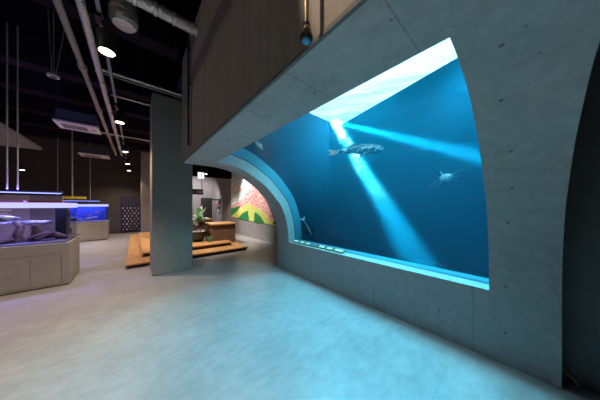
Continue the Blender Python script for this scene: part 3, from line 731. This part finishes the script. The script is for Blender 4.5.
for k, (y, lb) in enumerate(((4.0, 'nearest'), (6.2, 'second'), (7.6, 'third'), (9.2, 'fourth'), (10.7, 'fifth'), (12.3, 'farthest'))):
    o = MB().box(-6, 1.0 if y > 4.1 else .6, y, y + .3, 4.25, 4.8).build('ceiling_beam', M['beam']); struct(o)
# cables on the upper wall end
def wire(pts, r, label, mat='black', name='electrical_conduit'):
    e = empty(name, pts[0], 0, label, 'conduit'); p0 = Vector(pts[0])
    MB().tube([Vector(p) - p0 for p in pts], r, 10).build('run', M[mat], e, smooth=True)
    for z in (.9, 1.4): MB().box(-.018, .0, -.03, .03, z, z + .02).build('clip', M['black'], e)
wire([(.612, 3.31, 2.42), (.612, 3.31, 4.05)], .016, 'dark conduit near the left end of the upper concrete wall')
wire([(.615, 3.19, 2.38), (.615, 3.19, 4.05)], .010, 'thin grey conduit running beside the dark one on the upper wall', 'purplepipe')
tubething('ceiling_conduit', [(.66, 3.7, 4.10), (.66, 1.6, 4.10)], .022, M['pipe'], 'beige conduit along the top edge of the upper concrete wall', 'conduit')
# pendant camera on a bronze tube, in front of the upper wall
pcm = empty('pendant_camera', (.53, .575, 2.17), 0, 'bronze tube with blue glass lens hanging before the upper concrete wall', 'camera')
MB().tube([(0, 0, .066), (0, 0, 2.63)], .0115, 14).build('tube', M['brass'], pcm, smooth=True)
MB().lathe([(.015, .062), (.015, .072)], n=16).build('collar', M['black'], pcm, smooth=True)
MB().lathe([(.014, .026), (.021, .036), (.020, .048), (.013, .062)], n=18).build('socket', M['brass'], pcm, smooth=True)
MB().lathe([(.010, .000), (.021, .004), (.027, .014), (.025, .024), (.016, .030)], n=20).build('housing', M['black'], pcm, smooth=True)
MB().ball((0, 0, .006), .0195, 8, (1, 1, .7)).build('lens', plain('blue_lens', (.06, .36, .66), .1), pcm, smooth=True)
# cable stub at foot of the passage wall
tag(MB().tube([(2.775, -.235, .10), (2.74, -.25, .085), (2.72, -.28, .075), (2.70, -.30, .05)], .007, 8).build('cable_stub', plain('pale_cable', (.5, .45, .3), .5), smooth=True), 'short pale cable stub at the foot of the dark passage wall', 'cable')

# bubbles in the light shaft
P0 = Vector((4.25, 3.43, 3.85)); P1 = Vector((4.91, 1.31, -.25))
bb = MB(); rnd = random.Random(11)
for k in range(900):
    t = rnd.random() ** 1.4 * .55; c = P0.lerp(P1, t); w = .10 + .30 * t
    c = c + Vector((rnd.gauss(0, w * .5), rnd.gauss(0, w * .5), rnd.gauss(0, .1)))
    if c.y > 3.7 or c.z > 3.88: continue
    bb.ball(c, rnd.uniform(.003, .013) * (1.1 - t), 4, (1, 1, .7))
tag(bb.build('air_bubbles', M['bubble'], smooth=True), 'cloud of air bubbles drifting in the bright light shaft', 'bubbles', kind='stuff')

# ------------------------------------------------------------------ lights
for x_, y_, ty_ in ((4.1, .6, .2), (3.35, 1.7, 1.3), (3.35, 2.9, 2.0)):
    lamp('room_floor_fill', (x_, y_, 3.72), (1.75, ty_, .4), 380 if x_ < 4 else 640, 72, (.30, .74, .95), .4, .6)  # unseen fills added under the water surface to throw cyan onto the room floor
lamp('reveal_fill', (2.9, 1.6, 3.3), (2.35, 3.46, 1.7), 160, 45, (.45, .86, 1), .2, .7)  # added to brighten the left window reveal, unseen source
def area(name, loc, target, sx, sy, power, col):
    l = bpy.data.lights.new(name, 'AREA'); l.shape = 'RECTANGLE'; l.size = sx; l.size_y = sy; l.energy = power; l.color = col
    o = bpy.data.objects.new(name, l); link(o); o.location = loc
    o.rotation_euler = (Vector(target) - Vector(loc)).to_track_quat('-Z', 'Y').to_euler(); return o
def shaft(p, q, size, spread, power):
    l = bpy.data.lights.new('shaft_lamp', 'AREA'); l.shape = 'DISK'; l.size = size; l.spread = math.radians(spread); l.energy = power; l.color = (.75, .97, 1)
    o = bpy.data.objects.new('shaft_lamp', l); link(o); o.location = p
    o.rotation_euler = (Vector(q) - Vector(p)).to_track_quat('-Z', 'Y').to_euler()
shaft(P0, P1, .22, 10, 290)
shaft(P0, (5.24, .5, 2.44), .12, 7, 58)
# aquarium lamps
area('aquarium_lamp', (-2.3, 6.0, 1.70), (-2.3, 6.0, 0), 2.2, .12, 34, (.45, .35, 1))
area('bar_uplight', (-2.3, 6.05, 1.80), (-2.3, 6.4, 4), 2.0, .06, 9, (.35, .22, 1))
area('aquarium_lamp', (-1.9, 12.35, 1.66), (-1.9, 12.35, 0), 1.6, .12, 22, (.2, .28, 1))
# mural spot and far room lights
lamp('mural_back_light', (2.0, 8.4, 3.7), (4.1, 8.2, 1.9), 480, 62, (1, .97, .93), .05, .5)
lamp('mural_back_light', (2.6, 12.0, 2.95), (3.0, YB, 1.4), 260, 115, (1, .93, .9), .05, .6)  # added to brighten the grey back wall, no fixture
lamp('spot_lamp', (1.3, 6.5, 3.32), (1.9, 7.6, .6), 420, 75, (1, .88, .74))  # added light on the planted bowl, no fixture hangs here
# lights on the upper wall
lamp('upper_wall_light', (-.245, .55, 3.28), (.63, .2, 2.7), 48, 58, (1, .8, .6), .02, .25)
lamp('upper_wall_light', (-1.9, 2.2, 3.9), (.63, 2.2, 3.0), 9, 100, (1, .86, .74), .08, .9)  # wide fill added to lift the whole wall, no fixture there
lamp('upper_wall_light', (-.245, 3.07, 3.28), (.63, 3.75, 2.3), 14, 40, (1, .78, .55), .02, .8)

# ------------------------------------------------------------------ world and render settings
w = bpy.data.worlds.new('world'); S.world = w; w.use_nodes = True
w.node_tree.nodes['Background'].inputs[0].default_value = (.02, .022, .03, 1); w.node_tree.nodes['Background'].inputs[1].default_value = .1
vs_ = S.view_settings; vs_.view_transform = 'Standard'; vs_.look = 'None'; vs_.gamma = 1; vs_.use_curve_mapping = False; vs_.exposure = .48
cy = S.cycles
cy.use_denoising = True; cy.max_bounces = 8; cy.diffuse_bounces = 6; cy.glossy_bounces = 3; cy.transparent_max_bounces = 24; cy.volume_bounces = 2; cy.caustics_reflective = False
cy.sample_clamp_indirect = 10; cy.use_light_tree = True
